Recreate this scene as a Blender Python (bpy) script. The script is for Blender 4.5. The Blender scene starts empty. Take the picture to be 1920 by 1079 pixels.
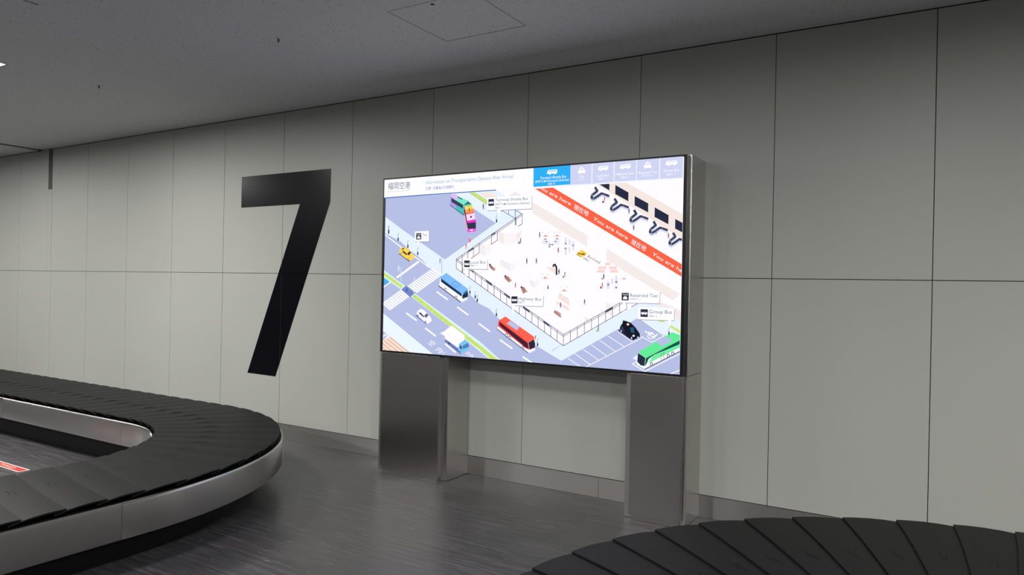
import bpy, math, random
from mathutils import Vector, Matrix
from mathutils.geometry import tessellate_polygon

random.seed(7)
D = bpy.data
SC = bpy.context.scene
COL = SC.collection

# ------------------------------------------------------------------ camera
def setup_camera():
    f = 1354.68
    yaw, pitch, roll = math.radians(31.524), math.radians(-0.021), math.radians(1.168)
    cy, sy, cp, sp = math.cos(yaw), math.sin(yaw), math.cos(pitch), math.sin(pitch)
    F = Vector((-sy*cp, cy*cp, sp)); r = Vector((cy, sy, 0)); u = r.cross(F)
    R = r*math.cos(roll) + u*math.sin(roll)
    U = -r*math.sin(roll) + u*math.cos(roll)
    cam = D.cameras.new('camera'); o = D.objects.new('camera', cam); COL.objects.link(o)
    m = Matrix((R, U, -F)).transposed().to_4x4(); m.translation = Vector((0.114, -4.888, 1.540))
    o.matrix_world = m
    cam.sensor_fit = 'HORIZONTAL'; cam.sensor_width = 36.0
    cam.lens = f/1920*36.0
    cam.clip_start = 0.02; cam.clip_end = 100
    SC.camera = o
setup_camera()

# ------------------------------------------------------------------ world, lamps, exposure
w = D.worlds.new('world'); SC.world = w; w.use_nodes = True
w.node_tree.nodes['Background'].inputs[0].default_value = (0.5, 0.5, 0.5, 1)
w.node_tree.nodes['Background'].inputs[1].default_value = 0.02
SC.view_settings.view_transform = 'Standard'
SC.view_settings.look = 'None'
SC.view_settings.gamma = 1.0
SC.view_settings.use_curve_mapping = False
SC.view_settings.exposure = 0.0

CEIL = 3.228
# recessed ceiling lamps: (x, y, watts)
LAMPS = [(-6.63, -2.40, 17), (-9.9, -2.40, 14), (-13.2, -2.40, 15),
         (-3.36, -3.6, 4), (-.1, -3.6, 9.5), (3.2, -3.0, 16),
         (-9.9, -6.2, 14), (-6.63, -6.2, 14), (-3.36, -6.2, 10), (-.1, -6.2, 12), (3.2, -6.2, 17), (6.4, -6.2, 15),
         (-6.63, -9.9, 13), (-.1, -9.9, 13)]
LAMP_COL = (1.0, 0.985, 0.95)
def ceiling_area(x, y, watts):
    l = D.lights.new('ceiling_lamp_light', 'AREA'); l.shape = 'SQUARE'; l.size = 0.52
    l.energy = watts*5.0; l.color = LAMP_COL; l.spread = math.radians(177)
    return l

# ------------------------------------------------------------------ helpers
def s2l(c):
    return tuple(((v/255)/12.92 if v/255 <= 0.04045 else ((v/255+0.055)/1.055)**2.4) for v in c)

def mat(name, col=(.5, .5, .5), rough=.5, metal=0.0, spec=.5, emit=None, es=0):
    m = D.materials.new(name); m.use_nodes = True
    b = m.node_tree.nodes['Principled BSDF']
    b.inputs['Base Color'].default_value = (*col, 1)
    b.inputs['Roughness'].default_value = rough
    b.inputs['Metallic'].default_value = metal
    b.inputs['Specular IOR Level'].default_value = spec
    if emit:
        b.inputs['Emission Color'].default_value = (*emit, 1); b.inputs['Emission Strength'].default_value = es
    return m

class NT:
    def __init__(s, m): s.t = m.node_tree; s.b = s.t.nodes['Principled BSDF']
    def n(s, typ, **k):
        o = s.t.nodes.new(typ)
        for a, v in k.items(): setattr(o, a, v)
        return o
    def l(s, a, b): s.t.links.new(a, b)
    def coords(s, scale, kind='Object'):
        tc = s.n('ShaderNodeTexCoord'); mp = s.n('ShaderNodeMapping'); mp.inputs['Scale'].default_value = scale
        s.l(tc.outputs[kind], mp.inputs[0]); return mp.outputs[0]
    def pos(s, scale):
        g = s.n('ShaderNodeNewGeometry'); mp = s.n('ShaderNodeMapping'); mp.inputs['Scale'].default_value = scale
        s.l(g.outputs['Position'], mp.inputs[0]); return mp.outputs[0]
    def noise(s, vec, scale=1.0, detail=4, rough=.5):
        o = s.n('ShaderNodeTexNoise'); o.inputs['Scale'].default_value = scale; o.inputs['Detail'].default_value = detail
        o.inputs['Roughness'].default_value = rough; s.l(vec, o.inputs['Vector']); return o.outputs['Fac']
    def ramp(s, fac, stops):
        r = s.n('ShaderNodeValToRGB'); e = r.color_ramp.elements
        while len(e) < len(stops): e.new(0.5)
        for i, (p, c) in enumerate(stops):
            e[i].position = p; e[i].color = (*c, 1) if len(c) == 3 else c
        s.l(fac, r.inputs[0]); return r.outputs[0]
    def bump(s, h, strength=.2, dist=.01):
        b = s.n('ShaderNodeBump'); b.inputs['Strength'].default_value = strength; b.inputs['Distance'].default_value = dist
        s.l(h, b.inputs['Height']); s.l(b.outputs[0], s.b.inputs['Normal'])
    def mix(s, fac, a, b, mode='MIX'):
        m = s.n('ShaderNodeMix', data_type='RGBA', blend_type=mode)
        if isinstance(fac, float): m.inputs[0].default_value = fac
        else: s.l(fac, m.inputs[0])
        for i, v in ((6, a), (7, b)):
            if isinstance(v, tuple): m.inputs[i].default_value = (*v, 1)
            else: s.l(v, m.inputs[i])
        return m.outputs[2]

def build(name, verts, faces, m, parent=None, mats=None, fmat=None, smooth=False, bevel=0):
    me = D.meshes.new(name); me.from_pydata([tuple(v) for v in verts], [], faces); me.update()
    for mm in (mats or [m]): me.materials.append(mm)
    if fmat: me.polygons.foreach_set('material_index', fmat)
    if smooth: me.polygons.foreach_set('use_smooth', [True]*len(me.polygons))
    o = D.objects.new(name, me); COL.objects.link(o)
    if parent: o.parent = parent
    if bevel:
        b = o.modifiers.new('bevel', 'BEVEL'); b.width = bevel; b.segments = 2; b.limit_method = 'ANGLE'
    return o

class MB:
    def __init__(s): s.v = []; s.f = []
    def box(s, x0, x1, y0, y1, z0, z1):
        n = len(s.v)
        s.v += [(x, y, z) for z in (z0, z1) for y in (y0, y1) for x in (x0, x1)]
        s.f += [tuple(n+i for i in q) for q in ((0, 2, 3, 1), (4, 5, 7, 6), (0, 1, 5, 4), (2, 6, 7, 3), (0, 4, 6, 2), (1, 3, 7, 5))]
        return s
    def tube(s, pts, r, seg=8):
        pts = [Vector(p) for p in pts]; rings = []
        for i, p in enumerate(pts):
            t = (pts[min(i+1, len(pts)-1)] - pts[max(i-1, 0)]).normalized()
            a = t.cross(Vector((0, 0, 1)))
            if a.length < 1e-3: a = t.cross(Vector((1, 0, 0)))
            a.normalize(); b = t.cross(a)
            n = len(s.v); rr = r[i] if isinstance(r, (list, tuple)) else r
            s.v += [tuple(p + a*rr*math.cos(2*math.pi*k/seg) + b*rr*math.sin(2*math.pi*k/seg)) for k in range(seg)]
            rings.append(n)
        for a, b in zip(rings, rings[1:]):
            for k in range(seg): s.f.append((a+k, a+(k+1) % seg, b+(k+1) % seg, b+k))
        s.f.append(tuple(rings[0]+k for k in reversed(range(seg)))); s.f.append(tuple(rings[-1]+k for k in range(seg)))
        return s
    def prism_y(s, poly, y0, y1):     # polygon in x,z extruded along y
        n = len(s.v); k = len(poly)
        s.v += [(x, y0, z) for x, z in poly] + [(x, y1, z) for x, z in poly]
        s.f += [tuple(n+i for i in range(k)), tuple(n+k+i for i in reversed(range(k)))]
        for i in range(k): j = (i+1) % k; s.f.append((n+i, n+k+i, n+k+j, n+j))
        return s
    def obj(s, name, m, parent=None, **k): return build(name, s.v, s.f, m, parent, **k)

def empty(name, loc, label, cat, group=None):
    o = D.objects.new(name, None); COL.objects.link(o); o.location = loc; o.empty_display_size = .2
    o['label'] = label; o['category'] = cat
    if group: o['group'] = group
    return o
def tag(o, label, cat, group=None):
    o['label'] = label; o['category'] = cat
    if group: o['group'] = group
    return o
def struct(o): o['kind'] = 'structure'; return o

# ------------------------------------------------------------------ materials
M_PANEL = mat('wall_panel_paint', s2l((194, 196, 190)), .42, 0, .35)
n = NT(M_PANEL)
f = n.noise(n.pos((60, 60, 60)), 6, 3)
n.bump(f, .05, .002)
f2 = n.noise(n.pos((.5, .5, .5)), 1, 2)
n.l(n.ramp(f2, [(.3, s2l((191, 193, 187))), (.7, s2l((197, 199, 193)))]), n.b.inputs['Base Color'])
M_JOINT = mat('joint_backing', (.035, .035, .034), .8)
M_DARKWALL = mat('hall_wall_paint', (.16, .155, .15), .7)

M_CEIL = mat('mineral_fibre_ceiling', (.5, .5, .5), .9, 0, .2)
n = NT(M_CEIL)
v1 = n.noise(n.pos((38, 110, 60)), 1.0, 3, .65)
fl = n.ramp(v1, [(.30, (.0, .0, .0)), (.39, (1, 1, 1))])
v2 = n.noise(n.pos((140, 140, 140)), 1.0, 2)
base = n.ramp(v2, [(.3, s2l((222, 223, 227))), (.75, s2l((233, 234, 238)))])
n.l(n.mix(fl, s2l((158, 158, 163)), base), n.b.inputs['Base Color'])
n.bump(fl, .25, .004)

M_FLOOR = mat('streaked_vinyl_floor', (.1, .1, .1), .3, 0, .5)
n = NT(M_FLOOR)
a1 = n.noise(n.pos((2.2, 34, 1)), 1.0, 7, .72)
a2 = n.noise(n.pos((.9, 1.6, 1)), 1.0, 5, .6)
c1 = n.ramp(a1, [(.32, s2l((52, 52, 56))), (.5, s2l((74, 73, 76))), (.68, s2l((108, 106, 107)))])
c2 = n.mix(n.ramp(a2, [(.35, (0, 0, 0)), (.7, (.6, .6, .6))]), c1, s2l((74, 73, 74)))
a3 = n.noise(n.pos((7, 70, 1)), 1.0, 3, .6)
c3 = n.mix(n.ramp(a3, [(.66, (0, 0, 0)), (.74, (1, 1, 1))]), c2, s2l((150, 148, 146)))
n.l(c3, n.b.inputs['Base Color'])
rr = n.n('ShaderNodeMapRange'); rr.inputs[3].default_value = .27; rr.inputs[4].default_value = .38
n.l(a1, rr.inputs[0]); n.l(rr.outputs[0], n.b.inputs['Roughness'])
n.bump(a1, .035, .002)

def steel(name, col, rough, grain, bump=.012, dr=.04, rot=.25, an=.85):
    m = mat(name, col, rough, 1.0)
    n = NT(m)
    g = n.noise(n.pos(grain), 1.0, 3, .6)
    mr = n.n('ShaderNodeMapRange'); mr.inputs[3].default_value = rough-dr; mr.inputs[4].default_value = rough+dr
    n.l(g, mr.inputs[0]); n.l(mr.outputs[0], n.b.inputs['Roughness'])
    if bump: n.bump(g, bump, .001)
    tg = n.n('ShaderNodeTangent', direction_type='RADIAL', axis='Z')
    n.l(tg.outputs[0], n.b.inputs['Tangent'])
    n.b.inputs['Anisotropic'].default_value = an; n.b.inputs['Anisotropic Rotation'].default_value = rot
    return m
M_STEEL_H = steel('brushed_steel_across', (.50, .48, .46), .34, (1.5, 1.5, 420), 0, .03, 0.0, .4)
M_STEEL_V = steel('brushed_steel_down', (.62, .61, .59), .24, (1.5, 1.5, 300), 0)
M_SKIRT = steel('carousel_steel', (.64, .625, .61), .34, (1.5, 1.5, 400), 0)
M_BASEB = steel('baseboard_steel', (.58, .565, .545), .34, (1.5, 1.5, 400), 0)
M_BLACK = mat('black_plinth', (.006, .006, .008), .5, 0, .3)
M_BEZEL = mat('black_display_edge', (.005, .006, .012), .4)
M_VINYL = mat('black_vinyl', (.004, .004, .007), .25, 0, .25)
M_SLATEDGE = M_BLACK
M_RUBBER = mat('ribbed_black_rubber', (.02, .02, .021), .5, 0, .15)
n = NT(M_RUBBER)
g = n.noise(n.coords((500, 500, 500)), 1.0, 2, .6)
g2 = n.noise(n.pos((2.5, 2.5, 2.5)), 1.0, 5, .6)
n.l(n.ramp(g2, [(.3, s2l((20, 20, 23))), (.7, s2l((32, 31, 33)))]), n.b.inputs['Base Color'])
n.bump(g, .3, .002)
mr = n.n('ShaderNodeMapRange'); mr.inputs[3].default_value = .42; mr.inputs[4].default_value = .62
n.l(g2, mr.inputs[0]); n.l(mr.outputs[0], n.b.inputs['Roughness'])
M_LAMP = mat('lamp_diffuser', (.8, .8, .8), .6, emit=(1.0, .98, .95), es=6)
M_LAMPFRAME = mat('lamp_frame', (.6, .6, .6), .5)
M_RED = mat('red_tape', s2l((205, 60, 45)), .5)
M_WHITE = mat('white_print', s2l((225, 222, 218)), .5)
M_DARKMETAL = mat('dark_fitting', (.02, .02, .022), .5)

# ------------------------------------------------------------------ structure
struct(MB().box(-17, 8, -13, .35, -.12, 0).obj('floor', M_FLOOR))

# ceiling: board with an expansion groove across it and cut-outs left for the recessed lamps
LS = .30
def ceiling():
    holes = sorted([(x-LS, x+LS, y-LS, y+LS) for x, y, _ in LAMPS])
    gx0, gx1 = -10.33, -10.20
    hx = (-2.902, -2.279, -1.498, -.896)
    rects = [(-17, gx0, -13, .0), (gx1, 8, -13, .0)]
    g = .008
    cut = holes + [(hx[0]-g, hx[1]+g, hx[2]-g, hx[3]+g), (-4.765, -4.735, -4.6, -2.63)]
    for c in cut:
        new = []
        for r in rects:
            x0, x1, y0, y1 = max(r[0], c[0]), min(r[1], c[1]), max(r[2], c[2]), min(r[3], c[3])
            if x0 >= x1 or y0 >= y1: new.append(r); continue
            if r[0] < x0: new.append((r[0], x0, r[2], r[3]))
            if x1 < r[1]: new.append((x1, r[1], r[2], r[3]))
            if r[2] < y0: new.append((x0, x1, r[2], y0))
            if y1 < r[3]: new.append((x0, x1, y1, r[3]))
        rects = new
    mb = MB()
    for r in rects: mb.box(r[0], r[1], r[2], r[3], CEIL, CEIL+.012)
    o = struct(mb.obj('ceiling', M_CEIL))
    p = MB().box(-17, 8, -13, .35, CEIL+.16, CEIL+.2).obj('plenum_cover', M_JOINT, o)
    p = MB().box(gx0-.01, gx1+.01, -13, 0, CEIL+.03, CEIL+.034).obj('expansion_joint_strip', mat('groove_grey', (.2, .2, .195), .7), o)
    # access hatch with latch
    h = MB().box(hx[0], hx[1], hx[2], hx[3], CEIL+.0005, CEIL+.012).obj('access_hatch', M_CEIL, o)
    MB().box(hx[0]-.02, hx[1]+.02, hx[2]-.02, hx[3]+.02, CEIL+.0125, CEIL+.02).obj('hatch_frame', M_JOINT, o)
    MB().tube([(-2.587, -1.461, CEIL-.002), (-2.587, -1.461, CEIL+.002)], .012, 16).obj('hatch_latch', M_DARKMETAL, h)
    MB().box(-4.775, -4.725, -4.61, -2.62, CEIL+.03, CEIL+.04).obj('slot_backing', M_BLACK, o)
ceiling()

# walls: panels hung on a dark backing
XS = [-.001, -.905, -1.834, -2.768, -3.706, -4.637, -5.555, -6.46, -7.355, -8.232, -9.099, -9.953, -10.8]
edges = [4.5, 3.6, 2.7, 1.8, .9] + XS + [XS[-1]-.88*i for i in range(1, 8)]
ZB, ZJ = .151, 1.630
wall = struct(MB().box(-17, 8, .022, .12, 0, CEIL+.2).obj('wall_back', M_JOINT))
G = .0022
def panel(x0, x1, z0, z1, par):
    o = MB().box(x0+G, x1-G, 0, .018, z0+G, z1-G).obj('panel', M_PANEL, par, bevel=.0012)
for a, b in zip(edges[1:], edges):
    wide = .05 if abs(a-XS[11]) < .01 else 0
    panel(a, b, ZB, ZJ, wall)
    if abs(b-XS[11]) < .01:
        panel(a, b-.1, ZJ, CEIL-.004, wall)
        MB().box(b-.099, b-G, .0, .018, ZJ+G, 2.70).obj('cover_strip', M_PANEL, wall)
        MB().box(b-.099, b-G, .003, .018, 2.70, CEIL-.004).obj('cover_strip', mat('joint_cover_grey', (.12, .118, .115), .6), wall)
    else:
        panel(a, b, ZJ, CEIL-.004, wall)
bb = struct(MB().box(-17, 8, .006, .022, 0, ZB-.001).obj('baseboard_back', M_JOINT))
x = 8.0
cuts = [8, 5.9, 3.9, 1.9, -.1, -2.102, -4.102, -6.1, -8.1, -10.1, -12.1, -14.1, -17]
for a, b in zip(cuts[1:], cuts):
    MB().box(a+.0012, b-.0012, -.002, .006, .001, ZB-.002).obj('baseboard_plate', M_BASEB, bb)
struct(MB().box(-17.1, -17, -13, .3, 0, CEIL+.2).obj('wall_left', M_DARKWALL))
struct(MB().box(8, 8.1, -13, .3, 0, CEIL+.2).obj('wall_right', M_DARKWALL))
struct(MB().box(-17, 8, -13.1, -13, 0, CEIL+.2).obj('wall_front', M_DARKWALL))

# ------------------------------------------------------------------ the painted 7
def clip(poly, axis, val, keep_less):
    out = []
    for i in range(len(poly)):
        a, b = poly[i], poly[(i+1) % len(poly)]
        ia = (a[axis] <= val) == keep_less; ib = (b[axis] <= val) == keep_less
        if ia: out.append(a)
        if ia != ib:
            t = (val-a[axis])/(b[axis]-a[axis]); out.append((a[0]+(b[0]-a[0])*t, a[1]+(b[1]-a[1])*t))
    return out
def seven():
    t = empty('wall_numeral', (-5.55, -.001, 1.6), 'large black numeral 7 stuck on the pale wall panels', 'sign')
    inv = Vector((5.55, 0, -1.6))
    quads = [[(-6.180, 2.621), (-6.180, 2.304), (-4.907, 2.304), (-4.904, 2.621)],
             [(-5.314, 2.304), (-6.033, .612), (-5.613, .608), (-4.908, 2.304)]]
    for a, b in zip(edges[1:], edges):
        for z0, z1 in ((ZB, ZJ), (ZJ, CEIL)):
            for q in quads:
                mb = MB()
                p = q
                for ax, v, k in ((0, a+G*.7, False), (0, b-G*.7, True), (1, z0+G*.7, False), (1, z1-G*.7, True)):
                    if p: p = clip(p, ax, v, k)
                if len(p) >= 3:
                    mb.prism_y([(x+5.55, z-1.6) for x, z in p], -.0008, .0006)
                    mb.obj('numeral_piece', M_VINYL, t)
seven()

# ------------------------------------------------------------------ recessed ceiling lamps
proto = None
words = ['over the left carousel loop, its corner in view', 'over the far end of the left carousel', 'over the leftmost end of the hall', 'in front of the display', 'over the right carousel corner', 'over the far right of the hall',
         'second row, leftmost', 'second row, second from the left', 'second row, third from the left', 'second row, fourth from the left', 'second row, fifth from the left', 'second row, rightmost', 'back row, left', 'back row, right']
for i, (x, y, wt) in enumerate(LAMPS):
    t = empty('ceiling_lamp', (x, y, CEIL), 'square recessed ceiling lamp with white diffuser, '+words[i], 'lamp', 'square lamps recessed in the ceiling')
    if proto is None:
        mb = MB(); s = LS-.004; k = .012
        mb.box(-s, s, -s, -s+k, 0, .1).box(-s, s, s-k, s, 0, .1).box(-s, -s+k, -s+k, s-k, 0, .1).box(s-k, s, -s+k, s-k, 0, .1)
        fr = mb.obj('lamp_housing', M_LAMPFRAME, t)
        df = MB().box(-s+k, s-k, -s+k, s-k, .004, .012).obj('diffuser', M_LAMP, t)
        proto = (fr, df)
    else:
        for q in proto:
            c = q.copy(); COL.objects.link(c); c.parent = t
    l = ceiling_area(x, y, wt); lo = D.objects.new('lamp_light', l); COL.objects.link(lo); lo.parent = t; lo.location = (0, 0, .001)

# small screw eyes in the ceiling board
for x, y, lab in ((-3.903, -1.493, 'small dark screw eye in the ceiling, above the black 7'), (-6.277, -1.419, 'small dark screw eye in the ceiling, nearer the lit lamp corner')):
    t = empty('ceiling_hook', (x, y, CEIL), lab, 'hook', 'screw eyes in the ceiling')
    MB().tube([(0, 0, .003), (0, 0, -.004)], .022, 16).obj('rosette', M_CEIL, t)
    MB().tube([(0, 0, 0), (0, 0, -.014)], .006, 8).tube([(.007*math.cos(a), 0, -.018+.007*math.sin(a)) for a in [k*math.pi/5 for k in range(11)]], .003, 6).obj('eye', M_DARKMETAL, t)

# ------------------------------------------------------------------ carousels
RO, RI, RM = 1.985, 1.1, 1.5425
PITCH = RM*math.radians(7.5)
ZT = .412
class Path:
    """counter-clockwise path: line, quarter arc about (cx,cy) from a0, line; s runs along the middle radius"""
    def __init__(s, cx, cy, a0, l1, l2): s.c = (cx, cy); s.a0 = a0; s.l1 = l1; s.l2 = l2; s.arc = RM*math.pi/2; s.len = l1+s.arc+l2
    def p(s, t, r):
        if t < s.l1: a = s.a0; d = t-s.l1
        elif t > s.l1+s.arc: a = s.a0+math.pi/2; d = t-s.l1-s.arc
        else: a = s.a0+(t-s.l1)/RM; d = 0
        return (s.c[0]+r*math.cos(a)-d*math.sin(a), s.c[1]+r*math.sin(a)+d*math.cos(a))
def lead_shift(r):      # leading edge curves ahead towards the inner side
    d = RO-r
    return .13*d + .10*d*d - .04*d*d*d
def slat_mesh(path_kind):
    """local frame: straight -> x = radial offset from RM, y = along travel; arc -> polar about the corner centre"""
    NR, NS = 12, 5
    OV = .055
    verts = []; faces = []
    top = []; bot = []
    for i in range(NR+1):
        r = RI+(RO-RI)*i/NR
        rowt = []; rowb = []
        for j in range(NS+1):
            s = -OV*1.0+(PITCH+OV)*j/NS
            u = (s+OV)/(PITCH+OV)
            z = ZT-.019+.017*u+.007*math.sin(u*math.pi)
            th = .008
            if path_kind == 'arc':
                a = (s)/RM + lead_shift(r)/r
                # corners rounded a little at the leading outer tip
                x, y = r*math.cos(a), r*math.sin(a)
            else:
                x, y = r-RM, s+lead_shift(r)
            if i in (0, NR) and j == NS: 
                pass
            rowt.append(len(verts)); verts.append((x, y, z))
            rowb.append(len(verts)); verts.append((x, y, z-th))
        top.append(rowt); bot.append(rowb)
    for i in range(NR):
        for j in range(NS):
            faces.append((top[i][j], top[i+1][j], top[i+1][j+1], top[i][j+1]))
            faces.append((bot[i][j], bot[i][j+1], bot[i+1][j+1], bot[i+1][j]))
    for j in range(NS):
        faces.append((top[0][j], top[0][j+1], bot[0][j+1], bot[0][j]))
        faces.append((top[NR][j+1], top[NR][j], bot[NR][j], bot[NR][j+1]))
    for i in range(NR):
        faces.append((top[i][0], bot[i][0], bot[i+1][0], top[i+1][0]))
        faces.append((top[i+1][NS], bot[i+1][NS], bot[i][NS], top[i][NS]))
    # moulded tick marks in the middle of the slat
    nflat = len(faces)
    mb = MB(); mb.v = verts; mb.f = faces
    for k in range(2):
        pts = []
        for q in range(6):
            r = 1.42+.11*q/5+.03*k; s = .075+.022*k+.010*math.sin(q/5*math.pi)
            u = (s+OV)/(PITCH+OV); z = ZT-.019+.017*u+.007*math.sin(u*math.pi)-.0002
            if path_kind == 'arc':
                a = s/RM+lead_shift(r)/r; pts.append((r*math.cos(a), r*math.sin(a), z))
            else: pts.append((r-RM, s+lead_shift(r), z))
        mb.tube(pts, [.0006, .0016, .002, .002, .0016, .0006], 5)
    me = D.meshes.new('slat'); me.from_pydata(mb.v, [], mb.f); me.update(); me.materials.append(M_RUBBER)
    me.polygons.foreach_set('use_smooth', [True]*len(me.polygons))
    # hard edges where the plate folds over
    me.set_sharp_from_angle(angle=math.radians(35))
    return me
ME_STRAIGHT = slat_mesh('straight'); ME_ARC = slat_mesh('arc')

def sweep(path, t0, t1, profile, step=.06):
    """closed profile [(r,z)] swept along the path"""
    ts = [t0]; 
    while ts[-1] < t1-1e-6:
        t = ts[-1]
        inarc = path.l1-1e-6 <= t < path.l1+path.arc-1e-6
        nx = t+step if inarc else (path.l1 if t < path.l1 else t1)
        if t < path.l1 < nx: nx = path.l1
        if inarc and nx > path.l1+path.arc: nx = path.l1+path.arc
        ts.append(min(nx, t1))
    v = []; f = []; k = len(profile)
    for t in ts:
        for r, z in profile:
            x, y = path.p(t, r); v.append((x, y, z))
    for i in range(len(ts)-1):
        for j in range(k):
            a, b = i*k+j, i*k+(j+1) % k
            f.append((a, b, b+k, a+k))
    f.append(tuple(range(k))[::-1]); f.append(tuple((len(ts)-1)*k+j for j in range(k)))
    return v, f

def carousel(cx, cy, a0, l1, l2, label, phase, joints):
    t = empty('baggage_carousel', (cx, cy, 0), label, 'carousel')
    P = Path(0, 0, a0, l1, l2)
    # slats
    k0 = -int(l1/PITCH)
    karc = int(round(P.arc/PITCH))
    kend = karc+int(l2/PITCH)
    for k in range(k0, kend):
        s0 = (k)*PITCH+phase
        o = D.objects.new('slat', None) if False else None
        if -1e-6 <= s0+PITCH*.5 < P.arc:
            o = D.objects.new('slat', ME_ARC); o.rotation_euler = (0, 0, a0+s0/RM)
        else:
            a = a0 if s0+PITCH*.5 < 0 else a0+math.pi/2
            d = s0 if a == a0 else s0-P.arc
            o = D.objects.new('slat', ME_STRAIGHT); o.rotation_euler = (0, 0, a)
            o.location = (RM*math.cos(a)-d*math.sin(a), RM*math.sin(a)+d*math.cos(a), 0)
        COL.objects.link(o); o.parent = t
    def part(name, prof, m, t0=0, t1=None, step=.06):
        v, f = sweep(P, t0, P.len if t1 is None else t1, prof, step)
        o = build(name, v, f, m, t)
        o.data.polygons.foreach_set('use_smooth', [True]*len(o.data.polygons)); o.data.set_sharp_from_angle(angle=math.radians(40))
        return o
    part('chain_bed', [(RI+.03, .30), (RO-.03, .30), (RO-.03, .37), (RI+.03, .37)], M_BLACK)
    part('plinth', [(RI-.07+.14, 0), (RO-.19, 0), (RO-.19, .31), (RI+.07, .31)], M_BLACK)
    part('outer_gap_liner', [(RO-.06, .20), (RO-.002, .20), (RO-.002, .355), (RO-.06, .355)], M_BLACK)
    # steel skirts in lengths
    ro = [(RO+.004, .350), (RO+.004, .368), (RO+.008, .374), (RO+.016, .376), (RO+.022, .371), (RO+.024, .36), (RO+.024, .19), (RO+.018, .182), (RO-.06, .182), (RO-.06, .188), (RO+.004, .188)]
    ri = [(RI-.004, .350), (RI-.004, .188), (RI+.06, .188), (RI+.06, .182), (RI-.018, .182), (RI-.024, .19), (RI-.024, .36), (RI-.022, .371), (RI-.016, .376), (RI-.008, .374), (RI-.004, .368)]
    for a, b in zip([0]+joints, joints+[P.len]):
        part('outer_skirt', ro, M_SKIRT, a+.0008, b-.0008)
        part('inner_skirt', ri, M_SKIRT, a+.0008, b-.0008)
    return t

L1, L2 = 6.0, 8.4
arc = RM*math.pi/2
carousel(-5.565, -2.595, 0, L1, L2, 'black slatted baggage carousel on the left, curving below the large 7, steel skirt', .0, [2.2, 4.1, L1-.14, L1+arc/2, L1+arc+.1, L1+arc+2.1, L1+arc+4.1, L1+arc+6.1])
ph = RM*math.radians(.3-1.35)
carousel(.65, -2.60, math.pi/2, 5.0, 6.0, 'black slatted baggage carousel in the right foreground, in front of the right display leg', .3*math.pi/180*RM, [1.0, 3.0, 4.9, 5+arc/2, 5+arc, 5+arc+2, 5+arc+4])

# ------------------------------------------------------------------ red floor tape inside the left loop
def text_mesh(body, size=1.0):
    c = D.curves.new('t', 'FONT'); c.body = body; c.size = size; c.resolution_u = 3
    o = D.objects.new('t', c); COL.objects.link(o); bpy.context.view_layer.update()
    m = D.meshes.new_from_object(o.evaluated_get(bpy.context.evaluated_depsgraph_get()))
    vs = [tuple(v.co) for v in m.vertices]; fs = [tuple(p.vertices) for p in m.polygons]
    D.objects.remove(o); D.curves.remove(c); D.meshes.remove(m)
    return vs, fs
def tape():
    t = empty('floor_tape', (-6.16, -2.0, 0), 'red warning tape with white edges on the floor inside the left carousel', 'tape')
    MB().box(-.9, 0, -.05, .035, .0003, .0012).obj('red_band', M_RED, t)
    MB().box(-.9, 0, .025, .037, .0012, .0016).box(-.9, 0, -.052, -.040, .0012, .0016).box(-.012, 0, -.040, .025, .0012, .0016).obj('white_border', M_WHITE, t)
    vs, fs = text_mesh('NOT ALLOWED')
    wv = max(v[0] for v in vs); sc = .62/wv
    build('lettering', [(v[0]*sc-.62-.15, v[1]*.052-.025, .0014) for v in vs], fs, M_WHITE, t)
tape()

# ------------------------------------------------------------------ information display
YF = -.296
def display():
    X0, X1 = -3.985, -1.352
    t = empty('information_display', (-2.67, 0, 0), 'large lit airport transport map screen on a two-legged stainless stand against the wall', 'display')
    ox = 2.67
    def B(name, x0, x1, y0, y1, z0, z1, m, par=t, bev=.0015): return MB().box(x0+ox, x1+ox, y0, y1, z0, z1).obj(name, m, par, bevel=bev)
    zs = .985
    B('case', X0, X1, YF, -.001, zs+.0015, 2.425, M_STEEL_V, t, 0)
    for a, b, pa, pb in ((X0, -3.275, -3.93, -3.333), (-1.775, X1, -1.728, -1.376)):
        leg = B('leg', a, b, YF, -.001, .002, zs-.0015, M_STEEL_V)
        B('leg_front', pa, pb, YF-.04, YF+.001, .035, zs-.0035, M_STEEL_H, leg)
        B('leg_foot', pa+.01, pb-.015, YF-.028, YF+.001, .0, .034, M_STEEL_H, leg)
    led = B('led_panel', -3.950, -1.372, YF-.045, YF-.0005, zs-.001, 2.421, M_BEZEL, t, .003)
    return t, led
DISP, LED = display()

# ---- screen content: flat lit print on the screen plane, drawn in the screen's own 16:9 plane
EM = D.materials.new('screen_light'); EM.use_nodes = True
nt = EM.node_tree; nt.nodes.clear()
at = nt.nodes.new('ShaderNodeAttribute'); at.attribute_name = 'Col'
e = nt.nodes.new('ShaderNodeEmission'); e.inputs[1].default_value = 1.06
oo = nt.nodes.new('ShaderNodeOutputMaterial')
nt.links.new(at.outputs['Color'], e.inputs[0]); nt.links.new(e.outputs[0], oo.inputs[0])

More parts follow.
